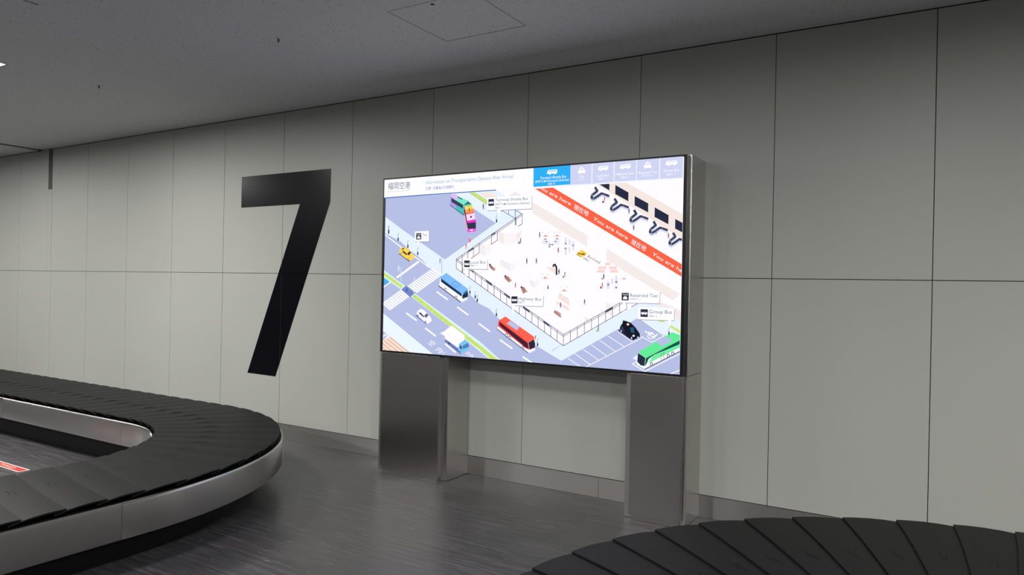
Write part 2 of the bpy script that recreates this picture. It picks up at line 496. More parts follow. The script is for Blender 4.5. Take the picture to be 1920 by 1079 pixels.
def homography(src, dst):
    A = []; b = []
    for (x, y), (u, v) in zip(src, dst):
        A.append([x, y, 1, 0, 0, 0, -u*x, -u*y]); b.append(u)
        A.append([0, 0, 0, x, y, 1, -v*x, -v*y]); b.append(v)
    n = 8
    for i in range(n):
        p = max(range(i, n), key=lambda r: abs(A[r][i])); A[i], A[p] = A[p], A[i]; b[i], b[p] = b[p], b[i]
        for r in range(n):
            if r != i:
                q = A[r][i]/A[i][i]; b[r] -= q*b[i]
                for c in range(i, n): A[r][c] -= q*A[i][c]
    return [b[i]/A[i][i] for i in range(n)]
SX0, SX1, SZ0, SZ1 = -3.919, -1.392, .998, 2.405
Hm = homography([(723.5, 337.5), (1282.5, 295), (1277.5, 703), (717.5, 657.5)], [(SX0, SZ1), (SX1, SZ1), (SX1, SZ0), (SX0, SZ0)])
def S(p):
    x, y = p; w = Hm[6]*x+Hm[7]*y+1
    u = (Hm[0]*x+Hm[1]*y+Hm[2])/w; v = (Hm[3]*x+Hm[4]*y+Hm[5])/w
    return (u, v)
CR = dict(A=(700, 280, 6.347), B=(900, 280, 8.727), C=(1070, 280, 7.11), D=(700, 430, 8.3), E=(860, 400, 8.99), F=(1000, 320, 8.3),
          G=(1180, 400, 8.99), H=(700, 540, 7.195), I=(800, 480, 8.3), J=(900, 560, 8.3), K=(1000, 440, 8.3), L=(1060, 540, 5.996),
          M=(960, 480, 6.745), N=(1160, 540, 10.79), O=(830, 340, 8.99), P=(940, 400, 6.745), X=(0, 0, 1))
def cv(z, pts):
    x0, y0, s = CR[z]; return [(x0+a/s, y0+b/s) for a, b in pts]
SV = []; SF = []; SCOL = []; layer = [0]
def clip_screen(poly):
    for ax, v, k in ((0, SX0, False), (0, SX1, True), (1, SZ0, False), (1, SZ1, True)):
        if len(poly) < 3: return []
        poly = clip(poly, ax, v, k)
    return poly
def emit_poly(uv, col, y):
    if len(uv) < 3: return
    tris = tessellate_polygon([[Vector((a, b, 0)) for a, b in uv]]) if len(uv) > 3 else [(0, 1, 2)]
    n = len(SV)
    for a, b in uv: SV.append((a+2.67, y, b))
    for tr in tris: SF.append(tuple(n+i for i in tr)); SCOL.append(col)
def nexty(): layer[0] += 1; return YF-.0456-.00003*layer[0]
def poly(z, pts, col, bias=0):
    c = s2l(col); emit_poly(clip_screen([S(q) for q in cv(z, pts)]), c, nexty())
def line(z, pts, wpx, col, closed=False):
    q = cv(z, pts); y = nexty(); c = s2l(col)
    if closed: q = q+[q[0]]
    for a, b in zip(q, q[1:]):
        d = Vector((b[0]-a[0], b[1]-a[1]))
        if d.length < 1e-6: continue
        d.normalize(); nn = Vector((-d.y, d.x))*(wpx*1.2+.1)/2; e = d*wpx*.25
        a2 = (a[0]-e.x, a[1]-e.y); b2 = (b[0]+e.x, b[1]+e.y)
        emit_poly(clip_screen([S(p) for p in ((a2[0]+nn.x, a2[1]+nn.y), (b2[0]+nn.x, b2[1]+nn.y), (b2[0]-nn.x, b2[1]-nn.y), (a2[0]-nn.x, a2[1]-nn.y))]), c, y)
def disc(z, c0, rx, ry, col, seg=12, ring=0):
    x, y = cv(z, [c0])[0]; k = CR[z][2]; rx /= k; ry /= k
    if ring:
        line('X', [(x+rx*math.cos(2*math.pi*i/seg), y+ry*math.sin(2*math.pi*i/seg)) for i in range(seg)], ring, col, True)
    else:
        poly('X', [(x+rx*math.cos(2*math.pi*i/seg), y+ry*math.sin(2*math.pi*i/seg)) for i in range(seg)], col)
def text(z, body, a, b, up, col):
    """baseline a->b, capital height vector up (all in crop units)"""
    vs, fs = text_mesh(body)
    if not vs: return
    k = CR[z][2]; a, b = cv(z, [a, b]); up = (up[0]/k, up[1]/k)
    x0 = min(v[0] for v in vs); wd = max(v[0] for v in vs)-x0; hh = .72
    yy = nexty(); n0 = len(SV)
    for v in vs:
        s = (v[0]-x0)/wd; h = v[1]/hh
        u, w_ = S((a[0]+(b[0]-a[0])*s+up[0]*h, a[1]+(b[1]-a[1])*s+up[1]*h))
        u = min(max(u, SX0), SX1); w_ = min(max(w_, SZ0), SZ1)
        SV.append((u+2.67, yy, w_))
    c = s2l(col)
    for f in fs: SF.append(tuple(n0+i for i in f)); SCOL.append(c)
def person(px, py, c1, c2, bag=None, s=1.0):
    poly('X', [(px-1.2*s, py), (px-.2*s, py-5*s), (px+.6*s, py-5*s), (px+1.6*s, py), (px+.9*s, py), (px+.2*s, py-3*s), (px-.5*s, py)], c2)
    poly('X', [(px-1.1*s, py-4*s), (px-1.0*s, py-8*s), (px+1.2*s, py-8*s), (px+1.3*s, py-4*s)], c1)
    disc('X', (px+.2*s, py-9.3*s), 1.0*s, 1.2*s, (70, 50, 60), 8)
    if bag: poly('X', [(px-4*s, py+.5*s), (px-4*s, py-3.5*s), (px-1.5*s, py-3.5*s), (px-1.5*s, py+.5*s)], bag)

ROAD = (178, 187, 224); WALK = (226, 238, 252); FL = (251, 246, 251); NAVY = (42, 44, 66); SLATE = (66, 78, 108)
GREEN = (200, 224, 112); BEIGE = (240, 231, 229); WHITE = (252, 252, 255)
def screen():
    poly('X', [(722, 336), (1284, 293), (1279, 705), (716, 659)], FL)
    # pavements
    poly('X', [(720, 365), (870, 352), (933, 357), (945, 365), (981, 400), (935, 432), (857, 484), (857, 503.5), (963, 580), (1059.6, 649), (1198.5, 569.5), (1215, 560), (1240, 567), (1285, 592), (1285, 706), (712, 660)], WALK)
    poly('O', [(620, 190), (810, 178), (930, 262), (760, 285)], (240, 226, 222))
    poly('O', [(1230, 175), (1340, 245), (1120, 245)], (236, 228, 226))
    poly('O', [(450, 190), (530, 178), (775, 330), (765, 400)], (150, 175, 90))
    poly('O', [(462, 190), (525, 182), (772, 332), (765, 390)], GREEN)
    # plaza
    poly('X', [(716, 372), (800, 364), (846, 362), (890.6, 392.3), (930.7, 418.4), (834.9, 486.6), (754, 430), (718, 403)], ROAD)
    # main road
    road = cv('D', [(160, 48), (430, 190), (530, 290), (770, 480), (870, 590), (1060, 720)]) + cv('I', [(680, 600), (830, 745), (990, 825), (1100, 950)]) + [(1000, 645)] + \
        cv('J', [(930, 760), (1130, 880), (1290, 975)]) + cv('L', [(820, 345)]) + cv('N', [(470, 640), (960, 960), (1130, 1040)]) + [(1286, 655), (1282, 708), (830, 680)] + cv('H', [(810, 900), (130, 345)])
    poly('X', road, ROAD)
    poly('X', cv('H', [(120, 345), (140, 350), (810, 900), (830, 925), (430, 890), (455, 855), (230, 665), (140, 590), (110, 580)]), (232, 242, 253))
    poly('H', [(110, 575), (200, 635), (130, 720), (110, 720)], ROAD)
    line('H', [(120, 665), (185, 628)], 1.8, WHITE)
    poly('H', [(230, 660), (460, 855), (440, 880), (100, 860), (100, 720)], (250, 222, 200))
    for i in range(7):
        line('H', [(205-i*38+20, 672+i*24), (205-i*38+20+300, 672+i*24+235)] if i < 3 else [(205-i*38+20, 672+i*24), (205-i*38+20+250-(i-3)*40, 672+i*24+205-(i-3)*34)], 1.6, (214, 178, 172))
    # kerb line and stop line
    line('D', [(180, 82), (430, 275), (720, 478), (880, 598)], 1.4, WHITE)
    poly('D', [(700, 488), (725, 510), (378, 765), (352, 745)], WHITE)
    # crossings
    for i in range(13):
        f = i/12; x, y = 535+(900-535)*f, 880+(620-880)*f
        poly('D', [(x, y), (x+22, y-14), (x+175, y+95), (x+150, y+112)], WHITE)
    for i in range(10):
        f = i/9; x, y = 118+(360-118)*f, 205+(33-205)*f
        poly('H', [(x-5, y+4), (x+15, y-10), (x+132, y+86), (x+110, y+101)], WHITE)
    poly('D', [(510, 880), (645, 990), (580, 1062), (440, 945)], (112, 132, 192))
    line('D', [(525, 920), (525, 975)], 1.2, (60, 100, 200)); disc('D', (527, 950), 14, 10, (40, 90, 210), 8)
    # medians
    poly('D', [(150, 625), (500, 885), (435, 940), (150, 740)], (214, 240, 250))
    poly('D', [(150, 655), (470, 885), (435, 918), (150, 715)], GREEN)
    poly('D', [(150, 742), (250, 822), (150, 890)], (70, 172, 240)); line('D', [(160, 900), (270, 825)], 1.6, WHITE)
    poly('X', cv('H', [(512, 115), (570, 80), (1439, 720)]) + cv('J', [(340, 965), (180, 965), (0, 820)]) + cv('H', [(1100, 575)]), (214, 240, 250))
    poly('X', cv('H', [(525, 115), (568, 92), (1090, 500), (1439, 768)]) + cv('J', [(310, 965), (200, 965), (0, 790)]) + cv('H', [(1040, 525)]), GREEN)
    rnd = random.Random(3)
    for k in range(60):
        f = rnd.random(); x = 545+(1420-545)*f; y = 105+(790-105)*f+rnd.uniform(-14, 22)
        disc('H', (x, y), 7, 5, rnd.choice([(170, 205, 70), (205, 232, 110), (150, 190, 80)]), 5)
    # dashes
    for z, a, b in (('I', (172, 562), (338, 682)), ('I', (492, 800), (660, 922)), ('J', (0, 392), (170, 517)), ('J', (332, 648), (520, 782)), ('J', (690, 912), (835, 1010)),
                    ('H', (452, 342), (590, 443)), ('H', (712, 548), (852, 655)), ('H', (982, 762), (1122, 875))):
        line(z, [a, b], 2.3, WHITE)
    text('H', '空', (745, 750), (805, 795), (48, -38), WHITE)
    text('H', '内', (848, 845), (905, 885), (48, -38), WHITE); text('H', 'バ', (905, 880), (950, 915), (35, -30), WHITE)
    text('H', 'DA', (1262, 895), (1350, 950), (35, -30), WHITE)
    # car park
    for a, b in (((50, 795), (185, 887)), ((130, 745), (300, 866)), ((220, 694), (395, 816)), ((313, 644), (485, 768)), ((405, 592), (580, 716)), ((495, 540), (680, 662)), ((600, 485), (770, 606))):
        line('L', [a, b], .9, WHITE)
    line('L', [(245, 897), (880, 562)], 1.0, WHITE)
    line('L', [(855, 345), (1130, 540), (990, 614), (870, 545)], 1.0, WHITE)
    line('L', [(915, 492), (955, 512), (985, 545), (1020, 555), (1055, 520)], 1.6, WHITE); disc('L', (920, 490), 9, 7, WHITE, 8)
    disc('L', (985, 545), 42, 28, WHITE, 14, 1.2); line('L', [(955, 500), (1005, 510)], 1.4, WHITE)
    line('L', [(1205, 970), (1310, 925)], 1.3, WHITE)
    poly('L', [(830, 755), (775, 790), (835, 830)], (225, 240, 252))
    line('L', [(835, 825), (775, 857), (915, 942), (1310, 740)], 1.2, WHITE)
    poly('L', [(1200, 420), (1310, 480), (1310, 515), (1190, 440)], (205, 225, 110)); disc('L', (1100, 370), 38, 16, (200, 222, 110), 12)
    # interior walls
    poly('X', [(1000, 379), (1103.6, 441.7), (1102.4, 463), (1065, 440), (1000, 399.5)], BEIGE)
    poly('X', [(1139.8, 466), (1200, 505), (1277.7, 552), (1264, 564), (1200, 525.5), (1138.5, 488)], BEIGE)
    poly('N', [(680, 335), (870, 285), (1120, 390), (1310, 485), (1310, 690), (1170, 610), (1100, 400), (1040, 395)], (240, 228, 226))
    poly('E', [(690, 290), (775, 345), (775, 525), (685, 468)], BEIGE); poly('E', [(775, 345), (985, 350), (985, 490), (870, 525), (775, 525)], (246, 240, 243)); poly('E', [(985, 350), (1082, 288), (1060, 400), (985, 470)], BEIGE)
    poly('E', [(375, 500), (460, 545), (460, 720), (370, 665)], (238, 232, 236)); poly('E', [(460, 545), (570, 480), (560, 650), (460, 720)], (245, 239, 241))
    poly('E', [(720, 770), (890, 862), (890, 985), (725, 880)], (238, 233, 235)); poly('E', [(890, 862), (970, 820), (965, 930), (890, 985)], (244, 239, 241))
    poly('M', [(238, 290), (300, 325), (300, 410), (238, 370)], (238, 233, 235)); poly('M', [(300, 325), (358, 290), (354, 370), (300, 410)], (244, 239, 241))
    poly('M', [(940, 760), (1000, 808), (940, 842)], BEIGE); poly('M', [(1210, 580), (1290, 650), (1280, 760), (1205, 720)], BEIGE)
    # upper right: baggage hall
    poly('X', [(1120, 346), (1174, 342), (1284, 404), (1284, 451)], (240, 226, 220))
    for z, p in (('C', [(390, 470), (527, 462), (525, 552)]), ('C', [(605, 480), (780, 580), (778, 697), (603, 600)]), ('C', [(862, 627), (1043, 725), (1043, 845), (862, 750)]),
                 ('C', [(1130, 778), (1315, 882), (1312, 1003), (1127, 905)]), ('G', [(785, 100), (930, 178), (930, 340), (783, 262)])):
        poly(z, p, (40, 44, 66))
    rim = (196, 205, 232)
    for i in range(-1, 5):
        dx, dy = 36.6*i, 21.4*i
        path = [(1117.5, 352), (1121.5, 358.5), (1112, 366), (1110.5, 371), (1114, 373.5), (1122, 368.5), (1129, 363.3), (1134, 364.5), (1143, 368)]
        path = [(a+dx, b+dy) for a, b in path]
        path = [p for p in path if p[1] > 354.5-(p[0]-1100)*.09 - 2]
        if len(path) < 2: continue
        for q, cc in ((3.4, rim), (2.2, (214, 220, 240)), (0, (58, 66, 92))):
            line('X', [(a, b+q) for a, b in path], 3.6, cc)
        for m_, cc in ((2, (225, 200, 110)), (7, (235, 110, 120)), (4, (240, 240, 250))):
            if m_ < len(path): disc('X', path[m_], 1.0, .9, cc, 6)
    # red band
    poly('X', [(1004, 353.7), (1036, 350.6), (1284, 498), (1284, 521.5)], (246, 98, 68))
    text('F', 'ou are here', (130, 295), (590, 548), (22, -50), WHITE)
    text('F', '現在地', (638, 592), (862, 712), (20, -62), WHITE)
    text('F', 'You are here', (942, 765), (1476, 1078), (22, -50), WHITE)
    text('G', '現在地', (38, 510), (285, 640), (24, -66), WHITE)
    text('G', 'You are he', (398, 705), (905, 1005), (24, -54), WHITE)
    # railings
    def rail(z0, p0, z1, p1, h0, h1, n):
        a = cv(z0, [p0])[0]; b = cv(z1, [p1])[0]
        line('X', [a, b], .8, SLATE); line('X', [(a[0], a[1]+3.2), (b[0], b[1]+3.6)], .6, SLATE)
        line('X', [(a[0], a[1]+h0), (b[0], b[1]+h1)], .8, SLATE)
        for i in range(n+1):
            f = i/n; x = a[0]+(b[0]-a[0])*f; y = a[1]+(b[1]-a[1])*f
            line('X', [(x, y), (x, y+h0+(h1-h0)*f)], .7, SLATE)
    rail('X', (857.5, 486), 'X', (1059.6, 628), 17.5, 21, 17)
    rail('X', (1059.6, 628), 'X', (1178, 561), 21, 19, 9)
    line('L', [(760, 215), (836, 172)], .8, SLATE)
    line('X', [(857.5, 486), (935.5, 432), (981, 401)], .8, SLATE); line('X', [(857.5, 489), (935, 436), (981, 404)], .6, SLATE)
    for z, a, b in (('E', (78, 700), (75, 1000)), ('E', (172, 650), (172, 760)), ('E', (270, 570), (268, 730)), ('E', (365, 500), (363, 665)), ('E', (570, 370), (570, 520)), ('E', (672, 290), (670, 455)), ('E', (985, 70), (985, 200)), ('E', (1090, 10), (1088, 175))):
        line(z, [a, b], .7, SLATE)
    line('E', [(230, 762), (365, 665)], .8, SLATE); line('E', [(570, 525), (670, 455)], .8, SLATE); line('E', [(1020, 222), (1090, 175)], .8, SLATE)
    line('O', [(1020, 495), (1250, 635)], .7, SLATE); line('O', [(1245, 485), (1362, 560)], .7, SLATE)
    line('O', [(1130, 490), (1130, 560)], .6, SLATE); line('O', [(1240, 485), (1245, 740)], .8, SLATE); line('O', [(1020, 495), (940, 550)], .7, SLATE)
    for z, p in (('I', [(940, 365), (1035, 430), (1035, 465), (940, 395)]), ('I', [(1230, 575), (1325, 640), (1325, 670), (1230, 600)]), ('J', [(695, 120), (800, 190), (800, 220), (695, 145)]), ('J', [(1010, 345), (1110, 410), (1110, 440), (1010, 370)]),
                 ('L', [(470, 255), (550, 210), (550, 240), (470, 282)]), ('E', [(570, 350), (640, 310), (640, 340), (570, 380)]), ('E', [(175, 630), (265, 570), (265, 600), (175, 655)]), ('I', [(690, 212), (755, 245), (755, 262), (710, 232)])):
        poly(z, p, (70, 78, 104))
    for i in range(8): line('J', [(1160+i*18, 785-i*8), (1158+i*18, 832-i*13)], .5, (150, 190, 205))
    # rainbow articulated bus
    poly('O', [(140, 240), (215, 205), (300, 262), (232, 318)], (214, 190, 240)); poly('O', [(300, 262), (455, 330), (365, 398), (232, 318)], (130, 228, 205))
    poly('O', [(150, 255), (245, 320), (245, 460), (140, 395)], (172, 150, 226)); poly('O', [(245, 320), (370, 398), (375, 565), (240, 470)], (70, 190, 190))
    poly('O', [(162, 280), (358, 400), (358, 462), (160, 345)], (58, 62, 84)); line('O', [(140, 402), (375, 572)], .9, (40, 50, 90))
    poly('O', [(372, 395), (445, 335), (505, 385), (385, 405)], (46, 120, 122)); line('O', [(270, 265), (345, 305)], 1.2, (40, 60, 70))
    for q, cc in (([(378, 402), (502, 383), (512, 408), (384, 428)], (120, 220, 150)), ([(384, 428), (512, 408), (535, 460), (395, 482)], (244, 216, 100)), ([(395, 482), (535, 460), (550, 532), (410, 562)], (248, 150, 90)),
                  ([(405, 540), (548, 515), (552, 535), (410, 562)], (240, 100, 60)), ([(410, 562), (550, 532), (572, 640), (430, 680)], (246, 214, 240)), ([(430, 668), (575, 640), (580, 692), (436, 708)], (236, 50, 214)),
                  ([(436, 705), (578, 690), (578, 798), (442, 806)], (50, 52, 74)), ([(442, 803), (578, 795), (575, 846), (436, 858)], (238, 80, 214)), ([(378, 402), (436, 700), (440, 855), (376, 560)], (66, 54, 70)), ([(378, 520), (400, 600), (436, 800), (436, 855), (385, 640)], (240, 170, 200))):
        poly('O', q, cc)
    poly('O', [(485, 815), (530, 812), (530, 832), (487, 835)], WHITE); poly('O', [(478, 588), (506, 584), (510, 612), (482, 616)], (50, 40, 60)); line('O', [(462, 450), (468, 510)], 1.0, (70, 70, 60))
    # light blue bus
    poly('I', [(225, 330), (325, 265), (662, 515), (572, 585)], (126, 186, 246)); poly('I', [(225, 330), (572, 585), (572, 670), (558, 728), (210, 470), (222, 400)], (246, 247, 252))
    poly('I', [(228, 330), (570, 582), (568, 612), (232, 358)], (112, 172, 236))
    poly('I', [(240, 352), (568, 595), (564, 636), (240, 402)], (30, 52, 84)); poly('I', [(574, 604), (662, 545), (662, 640), (574, 672)], (30, 50, 80)); poly('I', [(574, 585), (662, 515), (662, 552), (574, 612)], (120, 180, 240))
    poly('I', [(592, 578), (650, 538), (650, 556), (592, 592)], (40, 60, 90)); poly('I', [(574, 670), (660, 640), (656, 682), (562, 728)], (236, 240, 250)); line('I', [(572, 585), (570, 720)], .7, WHITE)
    line('I', [(205, 468), (552, 724)], 1.2, (34, 40, 74)); line('I', [(410, 428), (466, 396), (545, 442), (482, 490), (410, 428)], .6, (90, 130, 190))
    for c0 in ((308, 522), (477, 647)): disc('I', c0, 19, 27, (36, 40, 70)); disc('I', c0, 12, 18, (236, 238, 246))
    # red bus
    poly('J', [(318, 345), (420, 280), (872, 600), (872, 640), (775, 692)], (248, 98, 78)); poly('J', [(318, 345), (775, 690), (800, 800), (735, 775), (305, 430)], (226, 44, 52))
    poly('J', [(330, 372), (772, 700), (775, 790), (740, 762), (345, 430), (330, 400)], (62, 38, 52)); poly('J', [(305, 428), (740, 775), (800, 800), (885, 765), (890, 805), (812, 850), (772, 842), (300, 482)], (246, 242, 248))
    poly('J', [(782, 690), (870, 640), (888, 710), (882, 768), (802, 800)], (46, 40, 58)); poly('J', [(440, 390), (500, 345), (640, 440), (602, 500)], (182, 192, 228)); line('J', [(295, 482), (775, 850)], 1.0, (50, 50, 90))
    for c0 in ((437, 572), (487, 612), (697, 768)): disc('J', c0, 21, 30, (44, 40, 60)); disc('J', c0, 13, 19, (236, 234, 242))
    # green bus
    poly('L', [(850, 720), (1220, 500), (1310, 530), (1310, 600), (930, 795)], (98, 232, 148)); poly('L', [(1040, 605), (1150, 545), (1230, 592), (1108, 662)], (178, 190, 224))
    poly('L', [(930, 795), (1310, 595), (1310, 715), (990, 882), (918, 915), (825, 865), (830, 828)], (247, 248, 252)); poly('L', [(1005, 765), (1310, 628), (1310, 668), (955, 850)], (110, 235, 160))
    poly('L', [(930, 792), (1310, 590), (1310, 632), (1020, 755), (960, 800), (935, 862), (915, 882)], (20, 82, 74)); poly('L', [(842, 735), (925, 790), (915, 882), (868, 870), (832, 830)], (40, 44, 66))
    line('L', [(848, 728), (927, 790), (916, 880)], .9, (120, 230, 160)); line('L', [(918, 915), (1310, 713)], 1.0, (44, 50, 84)); line('L', [(1100, 740), (1100, 810)], .5, (60, 60, 80)); line('L', [(1130, 725), (1130, 795)], .5, (60, 60, 80))
    for c0 in ((992, 860), (1180, 763), (1230, 738)): disc('L', c0, 17, 22, (40, 40, 60)); disc('L', c0, 10, 14, (240, 240, 246))
    # black reserved taxi
    poly('L', [(610, 482), (640, 462), (720, 540), (780, 592), (735, 570)], (60, 68, 110))
    poly('L', [(635, 440), (665, 395), (668, 366), (700, 372), (755, 392), (805, 440), (858, 515), (862, 552), (785, 590), (735, 560), (640, 480)], (26, 26, 42)); poly('L', [(748, 450), (790, 442), (800, 512), (758, 500)], (30, 90, 112))
    poly('L', [(645, 430), (672, 440), (690, 500), (650, 465)], (48, 62, 92)); disc('L', (725, 411), 14, 13, (250, 236, 170)); disc('L', (790, 540), 14, 11, (236, 240, 250)); disc('L', (838, 555), 10, 7, (200, 215, 240)); disc('L', (650, 487), 8, 13, (200, 205, 225)); disc('L', (767, 565), 8, 13, (200, 205, 225))
    # yellow taxi
    line('D', [(420, 378), (575, 492)], 2.0, (50, 50, 80))
    poly('D', [(415, 365), (425, 310), (455, 285), (500, 278), (560, 312), (600, 350), (645, 410), (652, 445), (600, 492), (560, 480), (440, 395)], (250, 212, 84)); poly('D', [(448, 322), (472, 292), (500, 288), (482, 312)], (60, 52, 60))
    poly('D', [(462, 335), (485, 335), (540, 385), (530, 405), (480, 365)], (66, 52, 58)); poly('D', [(538, 385), (575, 342), (605, 360), (568, 408)], (70, 52, 60)); disc('D', (447, 380), 12, 15, (70, 60, 70)); disc('D', (556, 465), 12, 16, (70, 60, 70)); disc('D', (447, 380), 7, 9, WHITE, 8); disc('D', (556, 465), 7, 9, WHITE, 8)
    # white car
    line('H', [(590, 372), (735, 486)], 1.6, (90, 104, 160))
    poly('H', [(598, 365), (605, 325), (640, 290), (665, 286), (705, 305), (760, 365), (800, 415), (802, 455), (750, 490), (705, 462)], (246, 242, 250)); poly('H', [(700, 380), (738, 345), (762, 372), (728, 408)], (84, 100, 140)); poly('H', [(630, 332), (655, 335), (705, 392), (695, 402), (640, 355)], (64, 70, 104)); disc('H', (615, 378), 10, 15, (110, 115, 150)); disc('H', (718, 462), 10, 15, (110, 115, 150))
    # truck
    poly('H', [(975, 720), (1000, 705), (1200, 850), (1215, 902), (1190, 895)], (104, 120, 178)); poly('H', [(920, 615), (975, 590), (1075, 508), (1255, 645), (1245, 715), (1165, 812), (985, 685), (985, 655)], (250, 246, 250))
    poly('H', [(1178, 760), (1250, 708), (1305, 735), (1315, 835), (1205, 895), (1170, 850)], (120, 196, 238)); poly('H', [(1225, 785), (1300, 745), (1314, 800), (1230, 832)], (76, 128, 176)); poly('H', [(1185, 770), (1218, 800), (1215, 840), (1185, 815)], (60, 90, 130)); disc('H', (1042, 752), 12, 16, (60, 70, 110)); disc('H', (1192, 872), 12, 18, (50, 60, 100)); disc('H', (1192, 872), 6, 9, WHITE, 8)
    # lamp posts / bollards
    for z, p in (('D', (250, 45)), ('D', (400, 155)), ('D', (552, 265)), ('D', (708, 378)), ('I', (697, 568)), ('I', (812, 695)), ('I', (1112, 918)), ('J', (283, 255)), ('J', (928, 720)), ('E', (662, 130)), ('N', (1057, 920)), ('I', (780, 640)), ('A', (193, 975))):
        x, y = cv(z, [p])[0]
        poly('X', [(x-1.2, y-2.8), (x+1.2, y-3.2), (x+1.2, y+2.6), (x-1.2, y+3.2)], (46, 56, 84)); line('X', [(x-.3, y-3), (x-.4, y-9), (x+1.2, y-11)], .5, (96, 110, 140))
    line('D', [(1088, 380), (1085, 680)], .6, (150, 165, 190)); line('D', [(655, 740), (650, 990)], .6, WHITE); line('D', [(450, 590), (448, 810)], .9, (214, 226, 244)); poly('D', [(400, 575), (425, 572), (418, 650), (398, 652)], (214, 226, 244))
    disc('E', (212, 450), 22, 26, (232, 76, 92)); poly('E', [(195, 465), (228, 465), (210, 500)], (232, 76, 92)); disc('E', (216, 446), 9, 8, WHITE, 8)
    # floor furniture
    for z, x, y in (('P', 578, 270), ('P', 725, 268), ('P', 577, 800), ('P', 818, 960), ('K', 1437, 670)):
        for dx, dy in ((-35, -25), (35, -25), (-35, 25), (35, 25)): disc(z, (x+dx, y+dy), 12, 10, (246, 214, 204), 6)
        disc(z, (x, y+18), 18, 15, (226, 160, 140), 8)
    lav = (222, 222, 240)
    for p in ([(535, 325), (620, 325), (620, 335), (535, 335)], [(680, 322), (770, 322), (770, 332), (680, 332)], [(530, 350), (630, 350), (630, 368), (530, 368)], [(670, 350), (768, 350), (768, 366), (670, 366)], [(545, 376), (755, 380), (755, 392), (545, 390)],
              [(822, 305), (850, 305), (850, 400), (822, 400)], [(822, 430), (848, 430), (848, 530), (822, 530)], [(870, 330), (896, 330), (896, 400), (870, 400)], [(870, 430), (890, 430), (890, 500), (870, 500)], [(915, 360), (943, 360), (943, 465), (915, 465)]):
        poly('P', p, lav)
    for c0 in ((577, 330), (725, 325), (588, 360), (708, 358), (632, 400), (665, 400), (630, 425), (835, 385), (832, 448), (928, 408)): poly('P', [(c0[0]-14, c0[1]-9), (c0[0]+14, c0[1]-9), (c0[0]+12, c0[1]+9), (c0[0]-12, c0[1]+9)], (150, 146, 176))
    for p in ([(1145, 440), (1225, 440), (1222, 482), (1145, 482)], [(1045, 500), (1165, 500), (1160, 540), (1038, 538)], [(1205, 500), (1322, 502), (1330, 540), (1205, 538)], [(1025, 552), (1140, 552), (1138, 592), (1020, 590)], [(1225, 552), (1340, 552), (1345, 592), (1228, 592)]):
        poly('K', p, (242, 200, 194)); a, b = p[0], p[2]
        line('K', [(a[0]+3, (a[1]+b[1])/2), (b[0]-3, (a[1]+b[1])/2)], .7, (250, 232, 228))
    for p in ([(1172, 720), (1212, 730), (1212, 850), (1172, 845)], [(1238, 685), (1275, 690), (1275, 770), (1238, 765)], [(1300, 640), (1340, 645), (1340, 765), (1300, 760)]): poly('K', p, lav)
    for c0 in ((1195, 780), (1320, 740), (1318, 825)): poly('K', [(c0[0]-18, c0[1]-16), (c0[0]+18, c0[1]-16), (c0[0]+16, c0[1]+16), (c0[0]-16, c0[1]+16)], (150, 140, 170))
    poly('K', [(218, 500), (375, 522), (385, 630)], (240, 226, 218)); line('K', [(335, 500), (345, 470), (365, 468), (385, 500), (390, 540), (390, 625)], 2.4, (34, 32, 44)); disc('K', (350, 492), 14, 16, (90, 90, 110), 10, .6)
    poly('K', [(690, 295), (785, 238), (868, 300), (780, 362)], (250, 208, 74)); line('K', [(722, 290), (775, 305), (832, 318)], 1.3, (70, 60, 40)); line('K', [(770, 310), (825, 290)], .9, (70, 60, 40)); line('K', [(700, 310), (760, 345)], .8, (90, 80, 60))
    text('K', 'Arrival', (862, 352), (1058, 462), (16, -48), (110, 108, 130)); text('K', '到着口', (800, 378), (892, 430), (12, -28), (64, 60, 78))
    for p in ([(615, 490), (752, 575), (752, 628), (610, 542)], [(588, 565), (750, 655), (745, 702), (585, 605)]): poly('M', p, (242, 224, 214))
    text('M', 'Bus Tickets', (625, 492), (745, 562), (3, -16), (70, 100, 130))
    poly('M', [(560, 685), (640, 725), (650, 775), (635, 780), (555, 720)], (176, 130, 140)); line('M', [(600, 700), (640, 760)], 1.0, (220, 170, 110))
    for z, p in (('P', [(60, 790), (110, 800), (150, 850), (120, 878), (65, 825)]), ('P', [(265, 930), (310, 935), (350, 990), (300, 1020)]), ('I', [(995, 130), (1030, 145), (1095, 205), (1075, 240), (1010, 185)])):
        poly(z, p, (168, 120, 118)); x, y = cv(z, [p[2]])[0]; disc('X', (x-1.5, y), 2.4, 2.2, (196, 170, 120), 8); x, y = cv(z, [p[0]])[0]; disc('X', (x+2, y+1), 2, 2, (96, 70, 96), 8)
    B_ = (60, 76, 130)
